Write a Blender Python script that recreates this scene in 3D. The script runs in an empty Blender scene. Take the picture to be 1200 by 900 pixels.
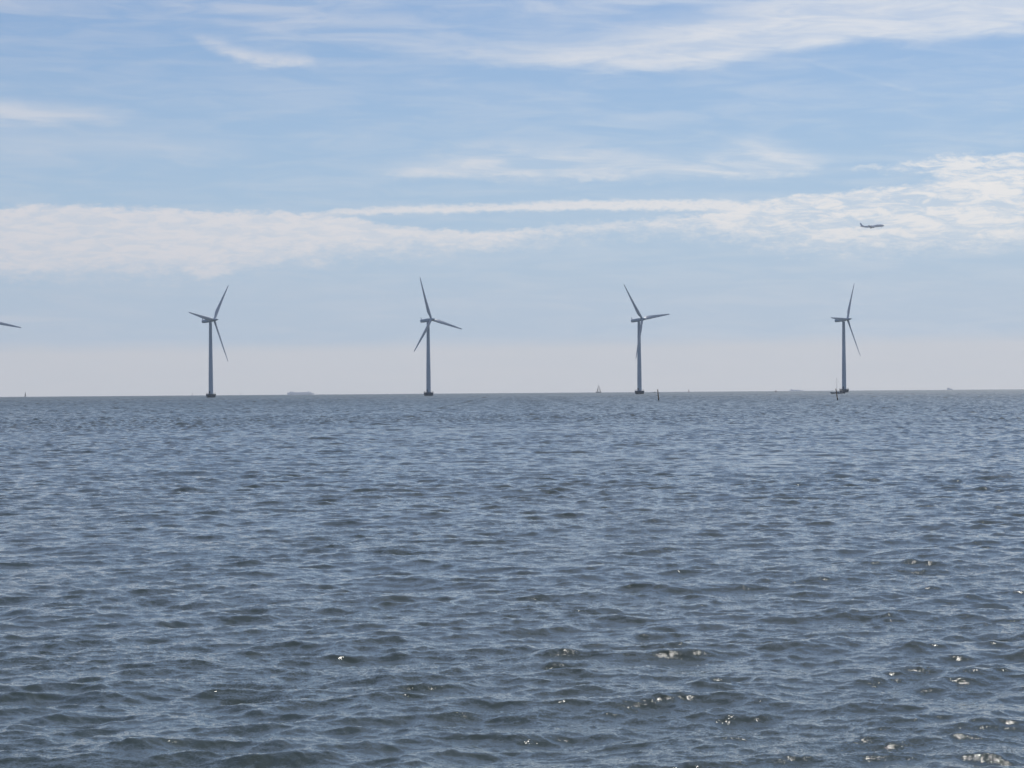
import bpy, bmesh, math, random
import numpy as np
from mathutils import Vector, Matrix
R_ = math.radians
S = bpy.context.scene
COL = S.collection
RE = 6.371e6                      # radius of the earth: the sea really curves away

# ------------------------------------------------------------------ camera
CAM_H = 3.8
FPX = 2900.0                      # focal length in photo pixels (1200 wide)
DIP = math.sqrt(2 * CAM_H / RE)
PITCH = 10.7 / FPX - DIP
ROLL = 0.0075
_F = Vector((0, math.cos(PITCH), math.sin(PITCH)))
_r0 = Vector((1, 0, 0)); _u0 = _r0.cross(_F)
_Rt = (math.cos(ROLL) * _r0 - math.sin(ROLL) * _u0).normalized()
_U = _Rt.cross(_F).normalized()
cd = bpy.data.cameras.new('camera')
cam = bpy.data.objects.new('camera', cd)
COL.objects.link(cam)
cd.sensor_width = 36; cd.lens = 36 * FPX / 1200
cd.clip_start = 0.1; cd.clip_end = 60000
M3 = Matrix((_Rt, _U, -_F)).transposed()
cam.matrix_world = Matrix.Translation((0, 0, CAM_H)) @ M3.to_4x4()
S.camera = cam


def ray(px, py):
    """direction of a photo pixel"""
    return (_F + _Rt * ((px - 600) / FPX) - _U * ((py - 450) / FPX)).normalized()


SKY_K = FPX / 1648.0               # cloud maps are drawn in units of 1/SKY_K degree


def azel(px, py):
    d = ray(px, py)
    return math.degrees(math.atan2(d.x, d.y)) * SKY_K, math.degrees(math.asin(d.z)) * SKY_K


def at(px, dist):
    """point on the sea at this distance, in the direction of a photo column"""
    d = ray(px, 460); k = dist / math.hypot(d.x, d.y)
    return Vector((d.x * k, d.y * k, -dist * dist / (2 * RE)))


def sea_dist(below):
    """distance at which the water lies this many photo pixels under the horizon"""
    t = below / FPX + DIP
    return RE * (t - math.sqrt(t * t - 2 * CAM_H / RE))


# ------------------------------------------------------------------ light
SUN_EL, SUN_AZ = 46.0, 21.0
w = bpy.data.worlds.new('World'); S.world = w; w.use_nodes = True
wt = w.node_tree
sd = bpy.data.lights.new('sun', 'SUN'); sd.energy = 3.6; sd.angle = R_(0.53); sd.color = (1, .95, .87)
so = bpy.data.objects.new('sun', sd); COL.objects.link(so)
sv = Vector((math.sin(R_(SUN_AZ)) * math.cos(R_(SUN_EL)), math.cos(R_(SUN_AZ)) * math.cos(R_(SUN_EL)), math.sin(R_(SUN_EL))))
so.rotation_euler = sv.to_track_quat('Z', 'Y').to_euler()
SKY_STRENGTH = 0.075
S.view_settings.view_transform = 'Standard'; S.view_settings.look = 'None'
S.view_settings.exposure = 0.06; S.view_settings.gamma = 1.0
S.render.engine = 'CYCLES'
S.cycles.use_denoising = True
S.cycles.use_adaptive_sampling = False
S.cycles.max_bounces = 6
S.cycles.volume_bounces = 0
S.cycles.sample_clamp_direct = 24
S.cycles.pixel_filter_type = 'BLACKMAN_HARRIS'; S.cycles.filter_width = 1.5
S.cycles.sample_clamp_indirect = 4


# ------------------------------------------------------------------ node helper
class NT:
    def __init__(s, t): s.t = t
    def put(s, sock, v):
        if isinstance(v, bpy.types.NodeSocket): s.t.links.new(v, sock)
        elif v is not None: sock.default_value = v
    def m(s, op, a, b=None, c=None, clamp=False):
        n = s.t.nodes.new('ShaderNodeMath'); n.operation = op; n.use_clamp = clamp
        for i, v in enumerate((a, b, c)):
            if v is not None: s.put(n.inputs[i], v)
        return n.outputs[0]
    def smooth(s, v, a, b, lo=0., hi=1.):
        n = s.t.nodes.new('ShaderNodeMapRange'); n.interpolation_type = 'SMOOTHSTEP'
        s.put(n.inputs['Value'], v); s.put(n.inputs['From Min'], a); s.put(n.inputs['From Max'], b)
        s.put(n.inputs['To Min'], lo); s.put(n.inputs['To Max'], hi)
        return n.outputs[0]
    def xyz(s, x, y, z):
        n = s.t.nodes.new('ShaderNodeCombineXYZ')
        for i, v in enumerate((x, y, z)): s.put(n.inputs[i], v)
        return n.outputs[0]
    def noise(s, vec, scale, detail=4, rough=.55, dist=0.):
        n = s.t.nodes.new('ShaderNodeTexNoise'); s.put(n.inputs['Vector'], vec)
        n.inputs['Scale'].default_value = scale; n.inputs['Detail'].default_value = detail
        n.inputs['Roughness'].default_value = rough; n.inputs['Distortion'].default_value = dist
        return n
    def mix(s, f, a, b):
        n = s.t.nodes.new('ShaderNodeMix'); n.data_type = 'RGBA'
        s.put(n.inputs[0], f); s.put(n.inputs[6], a); s.put(n.inputs[7], b)
        return n.outputs[2]


# ------------------------------------------------------------------ sky: Nishita with thin cloud sheets, all by compass direction
def build_sky():
    T = NT(wt)
    sk = wt.nodes.new('ShaderNodeTexSky'); sk.sky_type = 'NISHITA'; sk.sun_disc = False
    sk.sun_elevation = R_(SUN_EL); sk.sun_rotation = R_(SUN_AZ)
    sk.air_density = 1.0; sk.dust_density = 0.15; sk.ozone_density = 4.0; sk.altitude = 0
    bg = wt.nodes['Background']; bg.inputs[1].default_value = SKY_STRENGTH
    tc = wt.nodes.new('ShaderNodeTexCoord')
    sp = wt.nodes.new('ShaderNodeSeparateXYZ'); wt.links.new(tc.outputs['Generated'], sp.inputs[0])
    x, y, z = sp.outputs
    az = T.m('MULTIPLY', T.m('ARCTAN2', x, y), 57.29578 * SKY_K)
    el = T.m('MULTIPLY', T.m('ARCSINE', z), 57.29578 * SKY_K)
    u = T.m('DIVIDE', T.m('ADD', az, 30.), 60., clamp=True)

    def curve(pts):
        n = wt.nodes.new('ShaderNodeFloatCurve'); c = n.mapping.curves[0]
        ps = []
        for px, py in pts:
            a, e = azel(px, py); ps.append(((a + 30) / 60, (e + 2) / 24))
        if ps[0][0] > 0: ps.insert(0, (0.0, ps[0][1]))
        if ps[-1][0] < 1: ps.append((1.0, ps[-1][1]))
        while len(c.points) < len(ps): c.points.new(.5, .5)
        for p, q in zip(c.points, ps): p.location = q; p.handle_type = 'AUTO_CLAMPED'
        n.mapping.use_clip = False
        n.mapping.update()
        n.inputs[0].default_value = 1.0
        wt.links.new(u, n.inputs[1])
        return T.m('SUBTRACT', T.m('MULTIPLY', n.outputs[0], 24.), 2.)

    n_big = T.noise(T.xyz(T.m('MULTIPLY', az, .35), T.m('MULTIPLY', el, .8), 3.1), 1.0, 5, .6)
    n_med = T.noise(T.xyz(T.m('MULTIPLY', az, 1.2), T.m('MULTIPLY', el, 2.6), 8.7), 1.0, 6, .62)
    n_fin = T.noise(T.xyz(T.m('MULTIPLY', az, 3.2), T.m('MULTIPLY', el, 7.5), 1.3), 1.0, 5, .62)
    n_cir = T.noise(T.xyz(T.m('ADD', T.m('MULTIPLY', az, .28), T.m('MULTIPLY', el, .25)), T.m('MULTIPLY', el, 1.9), 5.5), 1.0, 7, .6, .6)
    c0 = lambda n: T.m('SUBTRACT', n.outputs[0], .5)
    warp_m = T.m('ADD', T.m('MULTIPLY', c0(n_med), .9), T.m('MULTIPLY', c0(n_fin), .55))
    warp_b = T.m('ADD', T.m('MULTIPLY', c0(n_big), 2.2), T.m('MULTIPLY', c0(n_cir), 1.2))

    def band(top, bot, st, sb, wt_, wb_, alpha, tex=None, lo=.35, hi=.6, base=.3):
        e1 = T.m('ADD', el, T.m('MULTIPLY', wt_[0], wt_[1])); e2 = T.m('ADD', el, T.m('MULTIPLY', wb_[0], wb_[1]))
        a = T.smooth(T.m('SUBTRACT', curve(top), e1), -st * .3, st)
        b = T.smooth(T.m('SUBTRACT', e2, curve(bot)), -sb * .3, sb)
        m = T.m('MULTIPLY', a, b)
        if tex is not None: m = T.m('MULTIPLY', m, T.smooth(tex.outputs[0], lo, hi, base, 1.))
        return T.m('MULTIPLY', m, alpha)

    n_mot = T.noise(T.xyz(T.m('MULTIPLY', az, .85), T.m('MULTIPLY', el, 3.4), 4.4), 1.0, 9, .66, .5)
    layers = []
    # the long bank: its left half, the narrow waist and the broken right half
    layers.append(band([(-100, 240), (120, 240), (250, 246), (400, 252), (480, 264), (560, 268), (640, 264), (740, 256), (830, 248), (900, 232), (1000, 222), (1100, 210), (1200, 204), (1320, 196)],
                       [(-100, 336), (60, 330), (180, 326), (245, 328), (300, 318), (380, 310), (480, 302), (580, 296), (680, 282), (760, 276), (860, 286), (950, 298), (1050, 300), (1200, 294), (1320, 294)],
                       .22, 1.0, (warp_m, .8), (warp_m, 1.9), .92, n_mot, .37, .60, T.smooth(az, 2., 11., .60, .30)))
    # thin strip above the waist
    layers.append(band([(300, 262), (380, 247), (450, 242), (600, 237), (720, 233), (860, 233), (885, 246), (930, 262)],
                       [(300, 252), (380, 253), (450, 252), (600, 249), (720, 247), (860, 248), (885, 243), (930, 238)],
                       .16, .16, (warp_m, .45), (warp_m, .45), .85, n_fin, .3, .5, .75))
    # broken pieces at the far right
    layers.append(band([(990, 210), (1060, 190), (1130, 180), (1200, 177), (1320, 176)],
                       [(990, 204), (1060, 202), (1110, 214), (1200, 222), (1320, 226)],
                       .25, .35, (warp_m, .9), (warp_m, .9), .85, n_mot, .38, .58, .2))
    layers.append(band([(980, 206), (1000, 193), (1030, 192), (1052, 205)], [(980, 196), (1000, 199), (1030, 199), (1052, 193)],
                         .2, .2, (warp_m, .7), (warp_m, .7), .7, None))
    layers.append(band([(668, 216), (678, 207), (692, 207), (702, 216)], [(668, 204), (678, 213), (692, 213), (702, 204)],
                         .2, .2, (warp_m, .6), (warp_m, .6), .6, None))
    # a short fall streak hanging from the bank
    layers.append(band([(200, 320), (226, 304), (240, 300), (252, 306), (275, 318)], [(200, 316), (224, 322), (238, 329), (254, 326), (275, 314)],
                       .3, .25, (warp_m, .35), (warp_m, .5), .55, n_med, .3, .6, .4))
    # wisps of cirrus
    layers.append(band([(420, 60), (560, 52), (680, 36), (800, 14), (900, -10), (1200, -30), (1320, -40)],
                       [(420, 56), (560, 74), (700, 84), (820, 84), (900, 70), (1000, 54), (1100, 50), (1200, 40), (1320, 30)],
                       1.2, .55, (warp_b, .5), (warp_b, .35), .66, n_cir, .25, .75, .5))
    layers.append(band([(200, 40), (250, 44), (300, 56), (360, 62), (385, 78)], [(200, 36), (250, 62), (300, 78), (360, 80), (385, 70)],
                       .6, .5, (warp_b, .4), (warp_m, .6), .85, n_cir, .25, .65, .35))
    layers.append(band([(-100, 112), (60, 118), (150, 128), (210, 140)], [(-100, 152), (60, 148), (150, 144), (210, 136)],
                       .6, .7, (warp_b, .3), (warp_b, .3), .6, n_cir, .3, .6, .5))
    layers.append(band([(-100, 150), (100, 152), (250, 160), (380, 176)], [(-100, 196), (100, 190), (250, 188), (380, 172)],
                       .7, .8, (warp_b, .2), (warp_b, .2), .22))
    layers.append(band([(400, 200), (460, 186), (520, 166), (620, 164), (720, 170), (800, 178), (880, 158), (930, 168), (1000, 190)],
                       [(400, 196), (460, 210), (560, 212), (700, 214), (800, 212), (880, 210), (940, 206), (1000, 188)],
                       .8, .4, (warp_b, .6), (warp_m, .7), .60, n_cir, .3, .68, .2))
    layers.append(band([(520, -60), (620, -40), (760, -40), (900, -20)], [(300, -10), (420, 10), (620, 40), (780, 50), (900, 30)],
                       1., 1.1, (warp_b, .5), (warp_b, .4), .26, n_cir, .3, .75, .2))
    layers.append(band([(200, -60), (420, 0), (600, 40), (760, 66)], [(200, 30), (300, 46), (420, 60), (600, 80), (760, 70)],
                       1.1, 1.0, (warp_b, .5), (warp_b, .4), .26, n_cir, .28, .7, .2))
    # old thin trails
    layers.append(band([(560, 96), (700, 124), (860, 158), (960, 176)], [(560, 106), (700, 134), (860, 164), (960, 180)],
                       .3, .3, (warp_b, .08), (warp_b, .08), .10))
    layers.append(band([(920, 66), (1000, 84), (1120, 110)], [(920, 72), (1000, 90), (1120, 114)],
                       .2, .2, (warp_b, .05), (warp_b, .05), .16))
    layers.append(band([(-100, 366), (60, 370), (160, 374)], [(-100, 380), (60, 378), (160, 374)],
                       .15, .15, (warp_b, .05), (warp_b, .05), .28))
    # thin veil over everything, and generic cloud sheets overhead, out of view, added for the water to mirror
    veil = T.smooth(n_cir.outputs[0], .35, .75, .0, .2)
    layers.append(veil)
    zz = T.m('ADD', T.m('MAXIMUM', z, 0.), .12)
    pl = T.xyz(T.m('DIVIDE', x, zz), T.m('DIVIDE', y, zz), 0.)
    n_pl = T.noise(pl, .9, 6, .6, .5)
    over = T.m('MULTIPLY', T.smooth(n_pl.outputs[0], .42, .72, 0., .35), T.smooth(el, 15., 24.))
    layers.append(over)

    base = wt.nodes.new('ShaderNodeVectorMath'); base.operation = 'MULTIPLY'
    wt.links.new(sk.outputs[0], base.inputs[0]); base.inputs[1].default_value = (SKY_STRENGTH * .75, SKY_STRENGTH * .85, SKY_STRENGTH * 1.0)
    colr = base.outputs[0]
    # the aerosol layers near the horizon: a flat-topped one and a thinner one above
    ht = T.m('ADD', el, T.m('ADD', T.m('MULTIPLY', c0(n_big), .30), T.m('MULTIPLY', az, -.0025)))
    hz2 = T.smooth(el, .5, 16., .7, .0)
    colr = T.mix(hz2, colr, (.37, .545, .77, 1))
    cov = None
    for l in layers:
        inv = T.m('SUBTRACT', 1., l, clamp=True)
        cov = inv if cov is None else T.m('MULTIPLY', cov, inv)
    cov = T.m('SUBTRACT', 1., cov, clamp=True)
    # clouds are lit a little warmer towards the sun
    warmth = T.smooth(az, -22., 24.)
    cc = T.mix(warmth, (.75, .73, .745, 1), (.92, .89, .85, 1))
    colr = T.mix(cov, colr, cc)
    hz1 = T.smooth(ht, 1.55, 2.3, .70, 0.)
    colr = T.mix(hz1, colr, (.71, .68, .655, 1))
    # back to sky units: the background strength scales it down again
    up = wt.nodes.new('ShaderNodeVectorMath'); up.operation = 'MULTIPLY'
    wt.links.new(colr, up.inputs[0]); up.inputs[1].default_value = (1 / SKY_STRENGTH,) * 3
    wt.links.new(up.outputs[0], bg.inputs[0])


build_sky()


# ------------------------------------------------------------------ materials
def mat(name, col, rough=.5, metal=0., spot=None, spot_scale=3., bump=0., bump_scale=20.):
    m = bpy.data.materials.new(name); m.use_nodes = True
    T = NT(m.node_tree); b = m.node_tree.nodes['Principled BSDF']
    b.inputs['Roughness'].default_value = rough; b.inputs['Metallic'].default_value = metal
    tc = m.node_tree.nodes.new('ShaderNodeTexCoord')
    if spot is not None:
        n = T.noise(tc.outputs['Object'], spot_scale, 6, .65)
        f = T.smooth(n.outputs[0], .40, .68)
        m.node_tree.links.new(T.mix(f, (*col, 1), (*spot, 1)), b.inputs['Base Color'])
    else: b.inputs['Base Color'].default_value = (*col, 1)
    if bump:
        n = T.noise(tc.outputs['Object'], bump_scale, 5, .6)
        bp = m.node_tree.nodes.new('ShaderNodeBump'); bp.inputs['Strength'].default_value = bump
        m.node_tree.links.new(n.outputs[0], bp.inputs['Height']); m.node_tree.links.new(bp.outputs[0], b.inputs['Normal'])
    return m


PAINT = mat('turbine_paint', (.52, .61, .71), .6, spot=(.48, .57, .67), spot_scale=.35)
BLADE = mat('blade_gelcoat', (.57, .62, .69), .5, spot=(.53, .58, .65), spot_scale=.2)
CONC = mat('foundation_concrete', (.19, .22, .25), .9, spot=(.12, .14, .16), spot_scale=.8, bump=.3, bump_scale=4)
STEEL = mat('galvanised_steel', (.25, .26, .27), .5, .6, spot=(.18, .18, .18), spot_scale=5)
DARK = mat('dark_steel', (.06, .065, .07), .5)
WOOD = mat('weathered_timber', (.34, .24, .15), .9, spot=(.22, .15, .10), spot_scale=6, bump=.6, bump_scale=18)
WEED = mat('wet_weed', (.018, .02, .016), .5, spot=(.03, .032, .02), spot_scale=9, bump=.5, bump_scale=25)
SAIL = mat('sail_cloth', (.40, .40, .41), .8, spot=(.35, .35, .36), spot_scale=.6)
_b = SAIL.node_tree.nodes['Principled BSDF']; _t = SAIL.node_tree.nodes.new('ShaderNodeBsdfTranslucent'); _t.inputs[0].default_value = (.6, .6, .58, 1)
_m = SAIL.node_tree.nodes.new('ShaderNodeMixShader'); _m.inputs[0].default_value = .65
SAIL.node_tree.links.new(_b.outputs[0], _m.inputs[1]); SAIL.node_tree.links.new(_t.outputs[0], _m.inputs[2])
SAIL.node_tree.links.new(_m.outputs[0], SAIL.node_tree.nodes['Material Output'].inputs['Surface'])
HULLD = mat('dark_hull_paint', (.13, .17, .20), .35, spot=(.10, .14, .17), spot_scale=1.5)
HULLW = mat('pale_hull_paint', (.42, .43, .44), .35, spot=(.34, .35, .36), spot_scale=1.2)
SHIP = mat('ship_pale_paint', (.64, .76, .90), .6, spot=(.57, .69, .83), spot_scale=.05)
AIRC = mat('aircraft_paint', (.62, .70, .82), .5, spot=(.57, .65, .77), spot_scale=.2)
GLASS = mat('dark_window_glass', (.03, .035, .04), .6)
TYRE = mat('tyre_rubber', (.03, .03, .03), .8)
BUOYR = mat('buoy_paint', (.16, .05, .04), .6, spot=(.10, .045, .04), spot_scale=3)
ALU = mat('mast_alloy', (.42, .43, .45), .4, .5)


# ------------------------------------------------------------------ mesh helpers
def obj(name, bm, m, parent=None, smooth=True, angle=40):
    bmesh.ops.recalc_face_normals(bm, faces=bm.faces)
    me = bpy.data.meshes.new(name); bm.to_mesh(me); bm.free()
    me.materials.append(m)
    if smooth:
        me.polygons.foreach_set('use_smooth', [True] * len(me.polygons))
        me.set_sharp_from_angle(angle=R_(angle))
    o = bpy.data.objects.new(name, me); COL.objects.link(o)
    if parent is not None: o.parent = parent
    return o


def thing(name, label, cat, loc=(0, 0, 0), rz=0., group=None):
    o = bpy.data.objects.new(name, None); COL.objects.link(o)
    o.empty_display_size = .5; o.location = loc; o.rotation_euler = (0, 0, rz)
    o['label'] = label; o['category'] = cat
    if group: o['group'] = group
    return o


def tag(o, label, cat, group=None):
    o['label'] = label; o['category'] = cat
    if group: o['group'] = group
    return o


def loft(bm, rings, close_a=True, close_b=True):
    """rings of equal numbers of points -> closed skin"""
    vs = [[bm.verts.new(p) for p in r] for r in rings]
    n = len(vs[0])
    for a, b in zip(vs, vs[1:]):
        for i in range(n):
            j = (i + 1) % n
            bm.faces.new((a[i], a[j], b[j], b[i]))
    if close_a: bm.faces.new(vs[0][::-1])
    if close_b: bm.faces.new(vs[-1])
    return bm


def circ(r, z, n=32, cx=0, cy=0, sx=1, sy=1):
    return [Vector((cx + r * sx * math.cos(2 * math.pi * i / n), cy + r * sy * math.sin(2 * math.pi * i / n), z)) for i in range(n)]


def lathe(bm, prof, n=32, cx=0, cy=0):
    return loft(bm, [circ(r, z, n, cx, cy) for r, z in prof])


def tube(bm, a, b, r, r2=None, n=8):
    a = Vector(a); b = Vector(b); d = (b - a).normalized()
    s = d.cross(Vector((0, 0, 1)))
    if s.length < 1e-3: s = Vector((1, 0, 0))
    s.normalize(); t = d.cross(s)
    r2 = r if r2 is None else r2
    ring = lambda p, q: [p + (s * math.cos(2 * math.pi * i / n) + t * math.sin(2 * math.pi * i / n)) * q for i in range(n)]
    return loft(bm, [ring(a, r), ring(b, r2)])


def box(bm, c, s, bev=0.):
    r = bmesh.ops.create_cube(bm, size=1)
    for v in r['verts']: v.co = Vector((v.co.x * s[0] + c[0], v.co.y * s[1] + c[1], v.co.z * s[2] + c[2]))
    if bev:
        es = {e for v in r['verts'] for e in v.link_edges}
        bmesh.ops.bevel(bm, geom=list(es), offset=bev, segments=2, affect='EDGES', profile=.6)
    return bm


def prism(bm, pts, thick, axis='y', off=0.):
    """2-D outline (x,z) with a thickness along y"""
    f = lambda p, o: Vector((p[0], o, p[1])) if axis == 'y' else Vector((p[0], p[1], o))
    return loft(bm, [[f(p, off - thick / 2) for p in pts], [f(p, off + thick / 2) for p in pts]])


B = bmesh.new


# ------------------------------------------------------------------ the sea
def wave_tile(L, N, lmin, lmax, A, kp, wind, seed):
    rng = np.random.default_rng(seed)
    dk = 2 * math.pi / L
    k1 = np.fft.fftfreq(N, 1 / N) * dk
    kx, ky = np.meshgrid(k1, k1)
    k = np.hypot(kx, ky); k[0, 0] = 1
    th = np.arctan2(ky, kx) - wind
    kr = k / kp
    sp = np.where(kr < 1, 3.6, np.maximum(1.05, 3.6 * kr ** -0.6))       # narrow at the peak, broad for the ripples
    D = np.maximum(np.cos(th / 2), 1e-6) ** (2 * sp)
    from math import lgamma
    # normalise D over angle numerically per spread value
    ss = np.linspace(1.0, 9.2, 60); tt = np.linspace(-math.pi, math.pi, 361)
    nrm = np.array([np.trapezoid(np.cos(tt / 2) ** (2 * q), tt) if hasattr(np, 'trapezoid') else np.trapz(np.cos(tt / 2) ** (2 * q), tt) for q in ss])
    D = D / np.interp(sp, ss, nrm)
    E = A * k ** -4. * np.maximum(kr, 1) ** -.26 * np.exp(-.7 * (kp / k) ** 2) * D
    E = E * (1 + 1.0 * np.exp(-((kr - 1) / .35) ** 2))
    E[(k < 2 * math.pi / lmax) | (k >= 2 * math.pi / lmin)] = 0; E[0, 0] = 0
    xi = (rng.normal(size=(N, N)) + 1j * rng.normal(size=(N, N))) / math.sqrt(2)
    H = xi * np.sqrt(2 * E) * dk * N * N
    return (np.fft.ifft2(H).real.astype(np.float32),
            np.fft.ifft2(1j * kx / k * H).real.astype(np.float32),
            np.fft.ifft2(1j * ky / k * H).real.astype(np.float32))


def sample(tile, L, x, y, rot):
    h = tile[0]; N = h.shape[0]
    c, s = math.cos(rot), math.sin(rot)
    u = ((c * x + s * y) / L % 1.) * N; v = ((-s * x + c * y) / L % 1.) * N
    i = np.floor(u).astype(np.int32); j = np.floor(v).astype(np.int32)
    fu = (u - i).astype(np.float32); fv = (v - j).astype(np.float32)
    i %= N; j %= N; i2 = (i + 1) % N; j2 = (j + 1) % N
    o = []
    for t in tile:
        o.append((t[j, i] * (1 - fu) + t[j, i2] * fu) * (1 - fv) + (t[j2, i] * (1 - fu) + t[j2, i2] * fu) * fv)
    return o[0], c * o[1] - s * o[2], s * o[1] + c * o[2]


WIND = math.radians(112)          # the waves run away from the camera and to the left
KP = 2 * math.pi / 1.2
WAVE_A = 0.0106
CHOP = 1.1


def build_water():
    rad = [0.0, .6, 1.2, 1.8, 2.4, 3.0]
    r = 3.0
    while r < 24: r += .15; rad.append(r)
    while r < 2600: r *= 1.0019; rad.append(r)
    g = 1.0018
    while r < 24000: g = min(1 + (g - 1) * 1.018, 1.1); r *= g; rad.append(r)
    rad = np.array(rad)
    a_f = np.arange(-14.2, 14.21, .029)
    a_c = np.arange(14.2 + 1.5, 360 - 14.2 - 1, 1.5)
    ang = np.radians(np.concatenate([a_f, a_c]))
    nr, na = len(rad), len(ang)
    A_, R2 = np.meshgrid(ang, rad)
    X = R2 * np.sin(A_); Y = R2 * np.cos(A_)
    Z = np.zeros_like(X, dtype=np.float32); DX = Z.copy(); DY = Z.copy()
    sr = np.gradient(rad)[:, None]                                    # radial spacing
    casc = [(83.0, 512, 2.6, 60, 0.0, 11), (23.7, 512, .62, 2.6, .6, 12), (6.1, 512, .05, .62, 1.3, 13)]
    # patches where the breeze is stronger or weaker
    gust = wave_tile(400., 256, 30, 400, 1.0, 2 * math.pi / 160, WIND, 5)[0]; gust = gust / gust.std()
    gz = sample((gust, gust, gust), 400., X, Y, .3)[0]
    amp = 1 + .22 * np.clip(gz, -2, 2)
    for n, (L, N, lo, hi, rot, seed) in enumerate(casc):
        t = wave_tile(L, N, lo, hi, WAVE_A * (.28 if n == 0 else 1), KP * (.33 if n == 0 else 1), WIND - rot - (.25 if n == 0 else 0), seed)
        h, dx, dy = sample(t, L, X, Y, rot)
        f = np.clip(1.25 - sr / (lo * (1.2 if n < 2 else 3.0)) * .5, .0, 1)
        if n == 0: f = 1.0
        if n == 1: f = np.maximum(f, .35)
        ff = f * (amp if n else 1)
        Z += h * ff; DX += dx * ff; DY += dy * ff
    boost = np.clip((R2 / 60.) ** .47, 1, 7); Z *= boost; DX *= np.sqrt(boost); DY *= np.sqrt(boost)
    X = X + CHOP * DX; Y = Y + CHOP * DY
    Z = Z - (R2 ** 2) / (2 * RE)
    co = np.stack([X, Y, Z], -1).reshape(-1, 3).astype(np.float32)
    idx = np.arange(nr * na).reshape(nr, na)
    a = idx[:-1]; b = idx[1:]
    q = np.stack([a, np.roll(a, -1, 1), np.roll(b, -1, 1), b], -1)[1:].reshape(-1, 4)[:, ::-1]
    me = bpy.data.meshes.new('water')
    me.vertices.add(len(co)); me.vertices.foreach_set('co', co.ravel())
    nf = len(q)
    me.loops.add(nf * 4); me.loops.foreach_set('vertex_index', q.ravel().astype(np.int32))
    me.polygons.add(nf); me.polygons.foreach_set('loop_start', np.arange(0, nf * 4, 4, dtype=np.int32))
    me.polygons.foreach_set('use_smooth', np.ones(nf, bool))
    me.update(calc_edges=True)
    m = bpy.data.materials.new('sea_water'); m.use_nodes = True
    T = NT(m.node_tree); bs = m.node_tree.nodes['Principled BSDF']
    tc = m.node_tree.nodes.new('ShaderNodeTexCoord'); P = tc.outputs['Object']
    n1 = T.noise(P, .02, 3)
    m.node_tree.links.new(T.mix(T.smooth(n1.outputs[0], .35, .65), (.044, .060, .052, 1), (.052, .064, .050, 1)), bs.inputs['Base Color'])
    bs.inputs['IOR'].default_value = 1.333
    bs.inputs['Roughness'].default_value = .035
    # ripples too small for the mesh: they tilt the surface itself
    geo = m.node_tree.nodes.new('ShaderNodeNewGeometry')
    def vm(op, a, b):
        n = m.node_tree.nodes.new('ShaderNodeVectorMath'); n.operation = op
        T.put(n.inputs[0], a)
        if op == 'SCALE': T.put(n.inputs['Scale'], b)
        else: T.put(n.inputs[1], b)
        return n.outputs[0]
    al = m.node_tree.nodes.new('ShaderNodeMapping'); al.inputs['Rotation'].default_value = (0, 0, R_(-20)); al.inputs['Scale'].default_value = (.45, 1, 1)
    m.node_tree.links.new(P, al.inputs[0]); Q = al.outputs[0]
    r1 = T.noise(Q, 11., 3, .6, .3); r2 = T.noise(Q, 75., 2, .6)
    v1 = vm('SCALE', vm('SUBTRACT', r1.outputs['Color'], (.5, .5, .5)), .50)
    v2 = vm('SCALE', vm('SUBTRACT', r2.outputs['Color'], (.5, .5, .5)), .70)
    v = vm('MULTIPLY', vm('ADD', v1, v2), (1, 1, 0))
    gn = T.noise(P, .11, 3, .6); gf = T.smooth(gn.outputs[0], .35, .65, .55, 1.25)
    v = vm('SCALE', v, gf)
    # far out the short waves are smaller than the mesh: their spread of slopes becomes roughness
    ln = m.node_tree.nodes.new('ShaderNodeVectorMath'); ln.operation = 'LENGTH'; m.node_tree.links.new(P, ln.inputs[0])
    m.node_tree.links.new(T.smooth(T.m('LOGARITHM', ln.outputs['Value'], 10.), 2.0, 3.6, .035, .33), bs.inputs['Roughness'])
    nn = m.node_tree.nodes.new('ShaderNodeVectorMath'); nn.operation = 'NORMALIZE'
    m.node_tree.links.new(vm('ADD', geo.outputs['Normal'], v), nn.inputs[0])
    m.node_tree.links.new(nn.outputs[0], bs.inputs['Normal'])
    me.materials.append(m)
    o = bpy.data.objects.new('water', me); COL.objects.link(o); o['kind'] = 'structure'
    return o


build_water()


# ------------------------------------------------------------------ the air
HAZE_DENSITY = 3.4e-5
def build_haze():
    bm = B(); box(bm, (0, 0, (900 - 60) / 2), (50000, 50000, 960))
    bmesh.ops.recalc_face_normals(bm, faces=bm.faces)
    me = bpy.data.meshes.new('haze'); bm.to_mesh(me); bm.free()
    m = bpy.data.materials.new('air_haze'); m.use_nodes = True
    nt = m.node_tree; nt.nodes.remove(nt.nodes['Principled BSDF'])
    v = nt.nodes.new('ShaderNodeVolumePrincipled')
    v.inputs['Color'].default_value = (.84, .89, .98, 1); v.inputs['Density'].default_value = HAZE_DENSITY
    v.inputs['Anisotropy'].default_value = .25
    nt.links.new(v.outputs[0], nt.nodes['Material Output'].inputs['Volume'])
    m.cycles.volume_sampling = 'DISTANCE'
    me.materials.append(m)
    o = bpy.data.objects.new('haze', me); COL.objects.link(o); o['kind'] = 'stuff'
    return o


build_haze()


# ------------------------------------------------------------------ wind turbines
HUB_H, OVER, BLADE_L, TILT = 65.0, 3.9, 38.0, R_(5)


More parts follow.
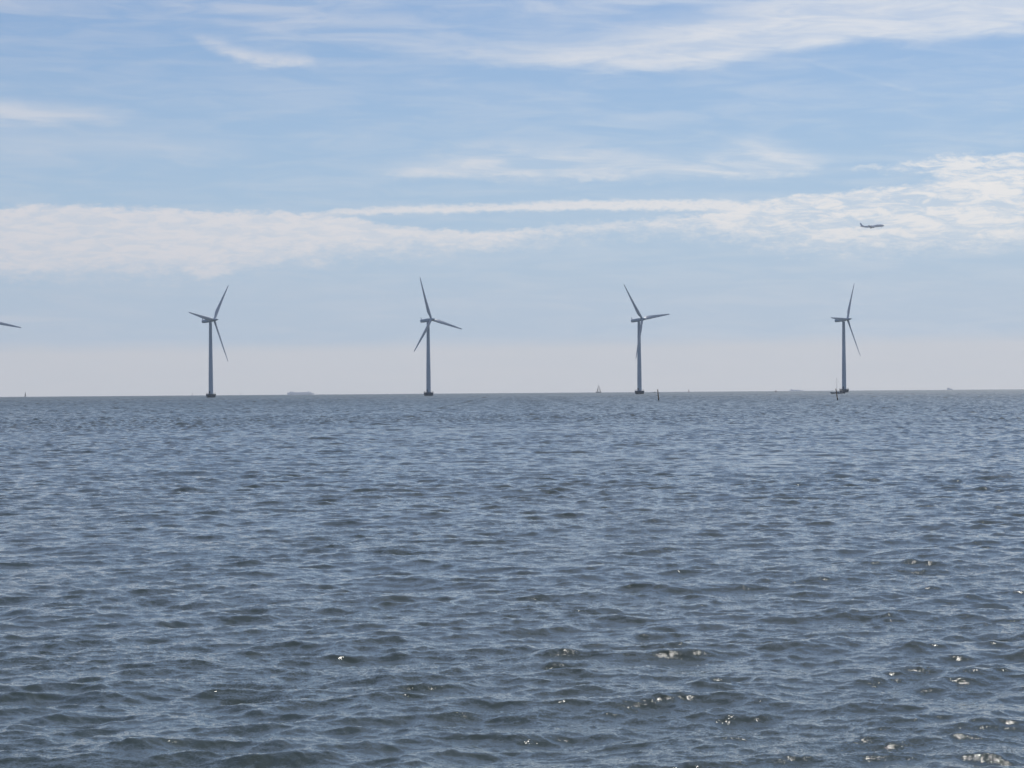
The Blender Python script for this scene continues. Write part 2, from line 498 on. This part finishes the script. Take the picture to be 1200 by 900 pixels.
def make_turbine_meshes():
    """one of each part, in the turbine's own frame: wind from +X"""
    P = {}
    bm = B()   # concrete foundation: ice cone flaring to a round platform
    lathe(bm, [(3.4, -4), (3.3, -.6), (3.55, .2), (3.95, 1.2), (4.1, 1.9), (4.2, 2.5), (4.2, 3.0), (2.4, 3.05)], 48)
    P['foundation'] = (bm, CONC)
    bm = B()   # railing round the platform
    for k in range(16):
        a = 2 * math.pi * k / 16; c, s = math.cos(a) * 4.02, math.sin(a) * 4.02
        tube(bm, (c, s, 3.0), (c, s, 4.15), .05, n=6)
        for zz in (3.55, 4.12):
            b2 = 2 * math.pi * (k + 1) / 16
            tube(bm, (c, s, zz), (math.cos(b2) * 4.02, math.sin(b2) * 4.02, zz), .035, n=6)
    P['railing'] = (bm, STEEL)
    bm = B()
    for s in (-.28, .28): tube(bm, (s, -4.35, -2), (s, -4.35, 3.9), .06, n=6)
    for k in range(14): tube(bm, (-.28, -4.35, -1.2 + .38 * k), (.28, -4.35, -1.2 + .38 * k), .03, n=6)
    P['ladder'] = (bm, STEEL)
    bm = B()
    lathe(bm, [(2.02, 3.05), (2.02, 3.3), (1.92, 3.32), (1.80, 20), (1.80, 20.06), (1.52, 40), (1.52, 40.06), (1.22, 62.6), (1.30, 62.7), (1.30, 63.3)], 48)
    P['tower'] = (bm, PAINT)
    bm = B(); box(bm, (0, -1.93, 4.5), (.9, .16, 2.1), .05); P['door'] = (bm, DARK)
    # nacelle: a long rounded box, deeper at the tail, in a frame tilted by 5 degrees
    ti = Matrix.Translation((0, 0, HUB_H)) @ Matrix.Rotation(-TILT, 4, 'Y')
    def sec(x, w, zt, zb, n=24, e=3.2):
        pts = []
        for i in range(n):
            a = 2 * math.pi * i / n; c, s = math.cos(a), math.sin(a)
            yy = math.copysign(abs(c) ** (2 / e), c) * w / 2; zz = math.copysign(abs(s) ** (2 / e), s)
            zz = (zt + zb) / 2 + zz * (zt - zb) / 2
            pts.append(ti @ Vector((x, yy, zz)))
        return pts
    bm = B()
    loft(bm, [sec(-8.3, 1.9, .75, -1.0), sec(-8.15, 2.5, 1.0, -1.35), sec(-7.6, 2.8, 1.12, -1.55), sec(-5, 3.0, 1.25, -1.62), sec(-1.5, 3.1, 1.38, -1.62),
              sec(1.0, 3.0, 1.40, -1.55), sec(2.0, 2.7, 1.30, -1.35), sec(2.7, 2.3, 1.12, -1.12, e=2.4)])
    P['nacelle'] = (bm, PAINT)
    bm = B()   # instrument fin on the tail
    loft(bm, [[ti @ Vector((x, y, z)) for x, y, z in ((-8.2, -.22, .7), (-6.5, -.12, 1.0), (-6.5, .12, 1.0), (-8.2, .22, .7))],
              [ti @ Vector((x, y, z)) for x, y, z in ((-8.25, -.16, 1.8), (-7.5, -.1, 1.8), (-7.5, .1, 1.8), (-8.25, .16, 1.8))],
              [ti @ Vector((x, y, z)) for x, y, z in ((-8.3, -.09, 3.3), (-8.05, -.07, 3.3), (-8.05, .07, 3.3), (-8.3, .09, 3.3))]])
    P['instrument_mast'] = (bm, PAINT)
    # hub with a long pointed spinner
    bm = B()
    prof = [(2.78, 1.02), (2.9, 1.18), (3.4, 1.25), (4.3, 1.28), (5.0, 1.18), (5.8, .98), (6.7, .74), (7.5, .50), (8.0, .30), (8.25, .1)]
    n = 32
    loft(bm, [[ti @ Vector((x, r * math.cos(2 * math.pi * i / n), r * math.sin(2 * math.pi * i / n))) for i in range(n)] for x, r in prof])
    P['hub'] = (bm, PAINT)
    # blade, pointing up +Z from the rotor centre; leading edge towards +Y
    bm = B()
    secs = []
    st = [0.9, 1.6, 2.4, 3.6, 5.0, 6.6, 8.5, 11, 14, 17, 20, 23, 26, 29, 32, 34.5, 36.4, 37.4, 38.0]
    def interp(x, xs, ys): return float(np.interp(x, xs, ys))
    for z in st:
        ch = interp(z, [.9, 2.4, 5, 7.5, 10, 20, 30, 36.4, 37.4, 38], [1.9, 1.9, 2.7, 3.35, 3.2, 2.35, 1.5, .9, .6, .2])
        tk = interp(z, [.9, 2.4, 5, 7.5, 12, 20, 38], [1.0, 1.0, .50, .34, .25, .20, .16]) * ch
        tw = R_(interp(z, [0, 5, 8, 14, 22, 38], [15, 14, 11, 6, 3, 0]))
        rnd = interp(z, [2.4, 6], [1, 0])
        pts = []
        N = 20
        for i in range(N):
            a = 2 * math.pi * i / N
            xc = .5 + .5 * math.cos(a)                                # 1 = leading edge
            t = math.sin(a) * (1 - rnd) * (.42 + .95 * xc ** .8 * (1.0 if xc < .75 else 1.0)) + math.sin(a) * rnd
            if xc < .3: t *= (1 - rnd) * (xc / .3 * .6 + .4) + rnd
            cy = (xc - .5 - .18 * (1 - rnd)) * ch * 1.0 + (0.0)
            cx = t * tk / 2
            yy = cy * math.cos(tw) - cx * math.sin(tw); xx = cy * math.sin(tw) + cx * math.cos(tw)
            xx += 1.0 * (z / 38) ** 2                                 # pre-bend against the wind
            pts.append(Vector((xx, yy, z)))
        secs.append(pts)
    loft(bm, secs)
    P['blade'] = (bm, BLADE)
    return P


turbines = [  # x, y, yaw of the rotor towards the camera, angle of the first blade, label
    (-253.2, 2080.9, 28.08, 321.49, 'wind turbine with one blade pointing left over its nacelle, farthest from the stakes'),
    (-71.4, 2116.9, 41.33, 17.62, 'wind turbine with one blade slanting right and downward and one low left of its tower'),
    (111.1, 2157.1, 42.06, 37.39, 'wind turbine just left of the upright stake, lowest blade crossing in front of its tower'),
    (295.36, 2200.9, 31.9, 329.18, 'rightmost wind turbine, with a moored sailing boat at its foot'),
    (-440.5, 2056.0, 40.0, 21.5, 'wind turbine cut off by the left edge, only one blade tip showing'),
]
GROUP_T = 'wind turbines standing in a row in the sea'


def place_blade(b, al):
    # rotor plane basis in the turbine frame (X = upwind)
    a = Vector((math.cos(TILT), 0, math.sin(TILT)))
    s = a.cross(Vector((0, 0, 1))).normalized(); v = s.cross(a)
    if v.z < 0: v = -v
    z = v * math.cos(al) + s * math.sin(al)
    yv = z.cross(a).normalized()                                      # right-handed: X = a, Y = z x a, Z = blade
    m = Matrix((a, yv, z)).transposed().to_4x4()
    m.translation = Vector((0, 0, HUB_H)) + a * OVER
    b.matrix_local = m


first = None
for (x, y, yaw, al, label) in turbines:
    loc = (x, y, -(x * x + y * y) / (2 * RE))
    if first is None:
        t = thing('wind_turbine', label, 'wind turbine', loc, -R_(yaw), GROUP_T)
        P = make_turbine_meshes()
        f = obj('foundation', *P['foundation'], t); obj('railing', *P['railing'], f); obj('ladder', *P['ladder'], f)
        tw = obj('tower', *P['tower'], t); obj('door', *P['door'], tw)
        nc = obj('nacelle', *P['nacelle'], t); obj('instrument_mast', *P['instrument_mast'], nc)
        obj('hub', *P['hub'], t)
        b0 = obj('blade', *P['blade'], t)
        for k in range(2):
            c = b0.copy(); COL.objects.link(c); c.parent = t
        first = t
        P = None
    else:
        t = first.copy(); COL.objects.link(t); t.location = loc; t.rotation_euler = (0, 0, -R_(yaw)); t['label'] = label
        for ch in list(first.children):
            c = ch.copy(); COL.objects.link(c); c.parent = t
            for g2 in ch.children:
                d = g2.copy(); COL.objects.link(d); d.parent = c
    for k, b in enumerate([c for c in t.children if c.name.startswith('blade')]):
        place_blade(b, R_(al) + k * 2 * math.pi / 3)


# ------------------------------------------------------------------ timber stakes
def stake(px, dist, H, lean, label, rad):
    p = at(px, dist)
    t = thing('wooden_stake', label, 'stake', p, 0, 'old wooden stakes standing in the water')
    rnd = random.Random(int(px))
    dx = math.tan(lean)
    def shaft(z0, z1, r0, r1, n):
        bm = B(); rings = []
        for i in range(n + 1):
            z = z0 + (z1 - z0) * i / n; r = r0 + (r1 - r0) * i / n
            rings.append([Vector((q.x * (1 + rnd.uniform(-.07, .07)) - dx * z, q.y * (1 + rnd.uniform(-.07, .07)), q.z)) for q in circ(r, z, 14)])
        return loft(bm, rings)
    obj('post', shaft(.75, H, rad, rad * .72, 9), WOOD, t)
    obj('waterline_weed', shaft(-1.6, .76, rad * 1.25, rad * 1.12, 8), WEED, t)
    bm = B(); lathe(bm, [(rad * .80, 0), (rad * .80, .10)], 14)
    for v in bm.verts: v.co.x -= dx * (H - .45); v.co.z += H - .5
    obj('iron_band', bm, DARK, t)


stake(771.9, sea_dist(10.4), 3.86, R_(5), 'nearly upright brown wooden stake in the water between two turbines', .21)
stake(981.6, sea_dist(11.5), 3.65, R_(8.5), 'brown wooden stake leaning left in front of the moored sailing boat', .175)


# ------------------------------------------------------------------ boats
def hull_bm(L, Bm, H, draft=.5, sheer=.25, stern=.7):
    """hull along x, bow at +x"""
    bm = B(); rings = []
    n = 16
    for i in range(n + 1):
        s = i / n; x = (s - .5) * L
        wv = Bm / 2 * max(.02, (1 - max(0, (s - .45) / .55) ** 2.2) * (stern + (1 - stern) * min(1, s / .4)))
        top = H * (1 + sheer * (2 * abs(s - .4)) ** 2)
        xo = .06 * L * max(0, (s - .8) / .2)
        r = []
        for u, q in ((-1, 1), (-1, .62), (-.86, .25), (-.5, -.3), (0, -1), (.5, -.3), (.86, .25), (1, .62), (1, 1)):
            z = top * q if q > 0 else draft * q
            r.append(Vector((x + xo * max(0, q), u * wv, z)))
        rings.append(r)
    return loft(bm, rings)


def sail_bm(pts, belly=.5, thick=.04, n=8):
    """triangular sail: (tack, clew, head) in x,z with belly along y"""
    a, b, c = [Vector((p[0], 0, p[1])) for p in pts]
    bm = B()
    for sgn in (0, 1):
        grid = []
        for i in range(n + 1):
            row = []
            for j in range(n + 1):
                u, v = j / n, i / n
                p = a.lerp(b, u).lerp(c, v)
                p.y = belly * math.sin(math.pi * u) * (1 - v) ** .6 * math.sin(math.pi * min(1, v + .25)) + sgn * thick
                row.append(bm.verts.new(p))
            grid.append(row)
        for i in range(n):
            for j in range(n):
                bm.faces.new((grid[i][j], grid[i][j + 1], grid[i + 1][j + 1], grid[i + 1][j]))
    return bm


def yacht(px, dist, L, mast, rz, label, hull_mat, main=None, jib=None, cabin=True):
    t = thing('sailing_boat', label, 'sailing boat', at(px, dist), rz, 'sailing boats on the sea')
    h = obj('hull', hull_bm(L, L * .3, L * .105), hull_mat, t)
    if cabin:
        bm = B(); loft(bm, [[Vector(p) for p in ((-.12 * L, -.09 * L, .1 * L), (.22 * L, -.06 * L, .1 * L), (.22 * L, .06 * L, .1 * L), (-.12 * L, .09 * L, .1 * L))],
                            [Vector(p) for p in ((-.11 * L, -.075 * L, .165 * L), (.16 * L, -.05 * L, .155 * L), (.16 * L, .05 * L, .155 * L), (-.11 * L, .075 * L, .165 * L))]])
        obj('cabin', bm, HULLW, t, smooth=False)
        bm = B(); box(bm, (-.30 * L, 0, .125 * L), (.22 * L, .16 * L, .07 * L), .03); obj('cockpit_cover', bm, SAIL, t)
    bm = B(); tube(bm, (.08 * L, 0, .1 * L), (.08 * L, 0, mast), .10, .07); obj('mast', bm, ALU, t)
    bm = B(); tube(bm, (.08 * L, 0, .22 * L), (-.36 * L, 0, .21 * L), .09); obj('boom', bm, ALU, t)
    bm = B()
    for e in ((.50 * L, 0, .13 * L), (-.48 * L, 0, .11 * L)): tube(bm, (.08 * L, 0, mast * .97), e, .018, n=5)
    for s in (-1, 1): tube(bm, (.08 * L, 0, mast * .9), (.06 * L, s * .14 * L, .11 * L), .018, n=5)
    obj('rigging', bm, DARK, t)
    if main: obj('mainsail', sail_bm(main, .35), SAIL, t)
    if jib: obj('jib', sail_bm(jib, .5), SAIL, t)
    return t


# moored by the rightmost turbine, sails stowed
y0 = yacht(982.0, 1690, 9.3, 10.9, R_(176), 'dark hulled sailing boat with bare mast, moored at the foot of the rightmost turbine', HULLD)
bm = B(); tube(bm, (.05 * 9.3, 0, .235 * 9.3), (-.35 * 9.3, 0, .225 * 9.3), .17, .12); obj('stowed_sail', bm, HULLW, y0)
# under sail, left of the third turbine
yacht(701.3, 5200, 12.0, 17.5, R_(25), 'two sailed boat on the horizon, left of the turbine near the upright stake', HULLD,
      main=[(-.9, 2.6), (-4.0, 2.5), (.7, 17.2)], jib=[(5.9, 1.7), (3.2, 1.9), (1.1, 15.6)])
yacht(29.6, 5800, 9.0, 13.4, R_(78), 'lone narrow sail on the horizon near the left edge', HULLD,
      main=[(.4, 2.0), (-3.6, 2.0), (.7, 13.0)], jib=[(4.3, 1.5), (.8, 1.8), (.9, 11.6)])
yacht(225.4, 8800, 8.5, 12.5, R_(70), 'tiny faint sail on the horizon just left of the turbine foot', HULLD, main=[(.4, 2.0), (-3.2, 2.0), (.7, 12.0)])
yacht(281.8, 9200, 9.5, 14.5, R_(100), 'tiny faint sail on the horizon right of the turbine foot, towards the cargo ship', HULLD, main=[(.4, 2.0), (-3.4, 2.0), (.7, 13.8)])

# small motor boat beside the upright stake
t = thing('motor_boat', 'low dark motor boat on the horizon just left of the upright stake', 'boat', at(766.9, 3700), R_(8))
obj('hull', hull_bm(5.0, 1.9, .75), HULLD, t)
bm = B(); box(bm, (.4, 0, 1.0), (1.4, 1.3, .6), .1); obj('cabin', bm, HULLD, t)
bm = B(); box(bm, (-2.5, 0, .75), (.45, .4, .8), .08); obj('outboard_motor', bm, DARK, t)


def buoy(px, dist, H, label):
    t = thing('channel_buoy', label, 'buoy', at(px, dist), 0, 'channel buoys on the horizon')
    bm = B(); lathe(bm, [(.7, -.8), (1.05, -.2), (1.1, .5), (.9, .8), (.3, .85)], 20); obj('float', bm, BUOYR, t)
    bm = B()
    for k in range(4):
        a = math.pi / 2 * k + .4
        tube(bm, (.75 * math.cos(a), .75 * math.sin(a), .7), (.2 * math.cos(a), .2 * math.sin(a), H * .72), .07, n=6)
    tube(bm, (0, 0, .8), (0, 0, H * .8), .16); obj('lattice', bm, BUOYR, t)
    bm = B(); lathe(bm, [(.30, H * .72), (.42, H * .76), (.42, H * .9), (.05, H)], 14); obj('topmark', bm, BUOYR, t)


buoy(807.2, 3900, 4.4, 'small reddish buoy breaking the horizon between the third and rightmost turbines')
buoy(909.3, 2900, 2.6, 'tiny dark dot of a buoy on the horizon, nearer the rightmost turbine')


# ------------------------------------------------------------------ ships hull down in the haze
def ship(px, dist, L, H, blocks, label, rz=0.):
    t = thing('cargo_ship', label, 'ship', at(px, dist), rz, 'ships far off in the haze')
    obj('hull', hull_bm(L, L * .14, H, 5, .03, .92), SHIP, t, smooth=False)
    for (x, wd, z1, nm) in blocks:
        bm = B(); box(bm, (x * L, 0, (H * .9 + z1) / 2), (wd * L, L * .115, z1 - H * .9), .4); obj(nm, bm, SHIP, t)
    return t


s = ship(351.6, 21000, 215, 27, [(-.45, .09, 35.0, 'stern_deckhouse'), (-.02, .76, 36.6, 'cargo_deck'), (.41, .085, 35.4, 'bow_house')],
     'long pale blue cargo ship on the horizon between the two left turbines')
for x, z, nm in ((-.36, 43.5, 'funnel'), (-.28, 41, 'bridge'), (.33, 42, 'bridge')):
    bm = B(); box(bm, (x * 215, 0, (35 + z) / 2), (12, 16, z - 35), .5); obj(nm, bm, SHIP, s)
s = ship(932.5, 22500, 125, 24, [(-.30, .16, 34, 'deckhouse'), (.05, .5, 30, 'cargo_deck')], 'very faint pale hump of a ship left of the rightmost turbine')
bm = B(); tube(bm, (-37, 0, 33), (-37, 0, 42), 1.2); obj('mast', bm, SHIP, s)
s = ship(1113, 22300, 60, 20, [(-.2, .34, 36, 'deckhouse'), (.15, .4, 30, 'cargo_deck')], 'very faint small ship on the horizon towards the right edge')
bm = B(); tube(bm, (-12, 0, 35), (-12, 0, 42), .8); obj('mast', bm, SHIP, s)


# ------------------------------------------------------------------ airliner coming in to land
def airliner():
    d = ray(1022.2, 265.2); dist = 7390
    p = Vector((0, 0, CAM_H)) + d * dist
    t = thing('airliner', 'four engined airliner flying right with its wheels down, against the cloud bank', 'airliner', p, 0)
    t.rotation_euler = (0, -R_(3.2), R_(-4))
    # nose at +x
    st = [(-35, .25, 2.3, .3), (-33, .7, 2.0, .8), (-28, 1.5, 1.4, 1.7), (-22, 2.4, .7, 2.6), (-15, 3.1, .15, 3.15), (-8, 3.25, 0, 3.25), (6, 3.25, 0, 3.25),
          (9, 3.25, .25, 3.5), (13, 3.2, .65, 3.95), (20, 3.15, .8, 4.1), (26, 3.0, .75, 3.95), (29.5, 2.6, .4, 3.3), (32, 2.0, -.2, 2.35), (34, 1.2, -.7, 1.3), (35, .4, -1.0, .4)]
    n = 24; bm = B()
    loft(bm, [[Vector((x, w * math.cos(2 * math.pi * i / n), zc + hh * math.sin(2 * math.pi * i / n))) for i in range(n)] for x, w, zc, hh in st])
    f = obj('fuselage', bm, AIRC, t)
    bm = B(); box(bm, (30.6, 0, 2.6), (1.2, 3.6, .7), .2); obj('cockpit_window', bm, GLASS, f)

    def wing(name, root, tip, c0, c1, tk, s):
        def sect(p, ch, th):
            pr = [(-.5, 0), (-.2, .35), (.2, .5), (.42, .3), (.5, 0), (.42, -.25), (.2, -.4), (-.2, -.25)]
            return [Vector((p[0] + ch * a, p[1] * s, p[2] + th * b)) for a, b in pr]
        bm = B(); loft(bm, [sect(root, c0, tk), sect([(a + b) / 2 for a, b in zip(root, tip)], (c0 * .42 + c1 * .58), tk * .5), sect(tip, c1, tk * .2)])
        return obj(name, bm, AIRC, t)
    for s in (-1, 1):
        wing('wing', (2, 2.2, -1.6), (-14, 32, 1.4), 14, 4, 1.3, s)
        wing('tailplane', (-29, .8, 1.6), (-34, 11, 2.8), 7.5, 2.6, .8, s)
    bm = B(); prism(bm, [(-35.8, 12.6), (-32.6, 12.6), (-27.5, 5.2), (-23.5, 3.1), (-33.5, 2.6)], .6); obj('tail_fin', bm, AIRC, t)
    for s in (-1, 1):
        for (yy, xx, zz) in ((12, 3.6, -3.1), (21, -2.2, -1.9)):
            bm = B(); n = 18
            loft(bm, [[Vector((xx + a, s * yy + r * math.cos(2 * math.pi * i / n), zz + r * math.sin(2 * math.pi * i / n))) for i in range(n)]
                      for a, r in ((2.8, 1.15), (2.4, 1.35), (.5, 1.4), (-1.6, 1.1), (-2.8, .7))])
            e = obj('engine', bm, AIRC, t)
            bm = B(); prism(bm, [(xx + 1.5, zz + 1.2), (xx - 3.5, zz + 2.4), (xx - 5.0, zz + 2.2), (xx - 2, zz + .7)], .4, off=s * yy); obj('pylon', bm, AIRC, e)
    for (gx, gy) in ((-2.5, 3.4), (-2.5, -3.4), (-5.5, 1.8), (-5.5, -1.8), (27, 0)):
        bm = B(); tube(bm, (gx, gy, -2.4), (gx, gy, -5.2), .25); g = obj('landing_gear', bm, STEEL, t)
        bm = B()
        for wx in ((-.8, .8) if gx < 20 else (0,)):
            for wy in (-.55, .55): tube(bm, (gx + wx, gy + wy - .2, -5.3), (gx + wx, gy + wy + .2, -5.3), .62, n=16)
        obj('wheels', bm, TYRE, g)


airliner()
bpy.context.view_layer.update()
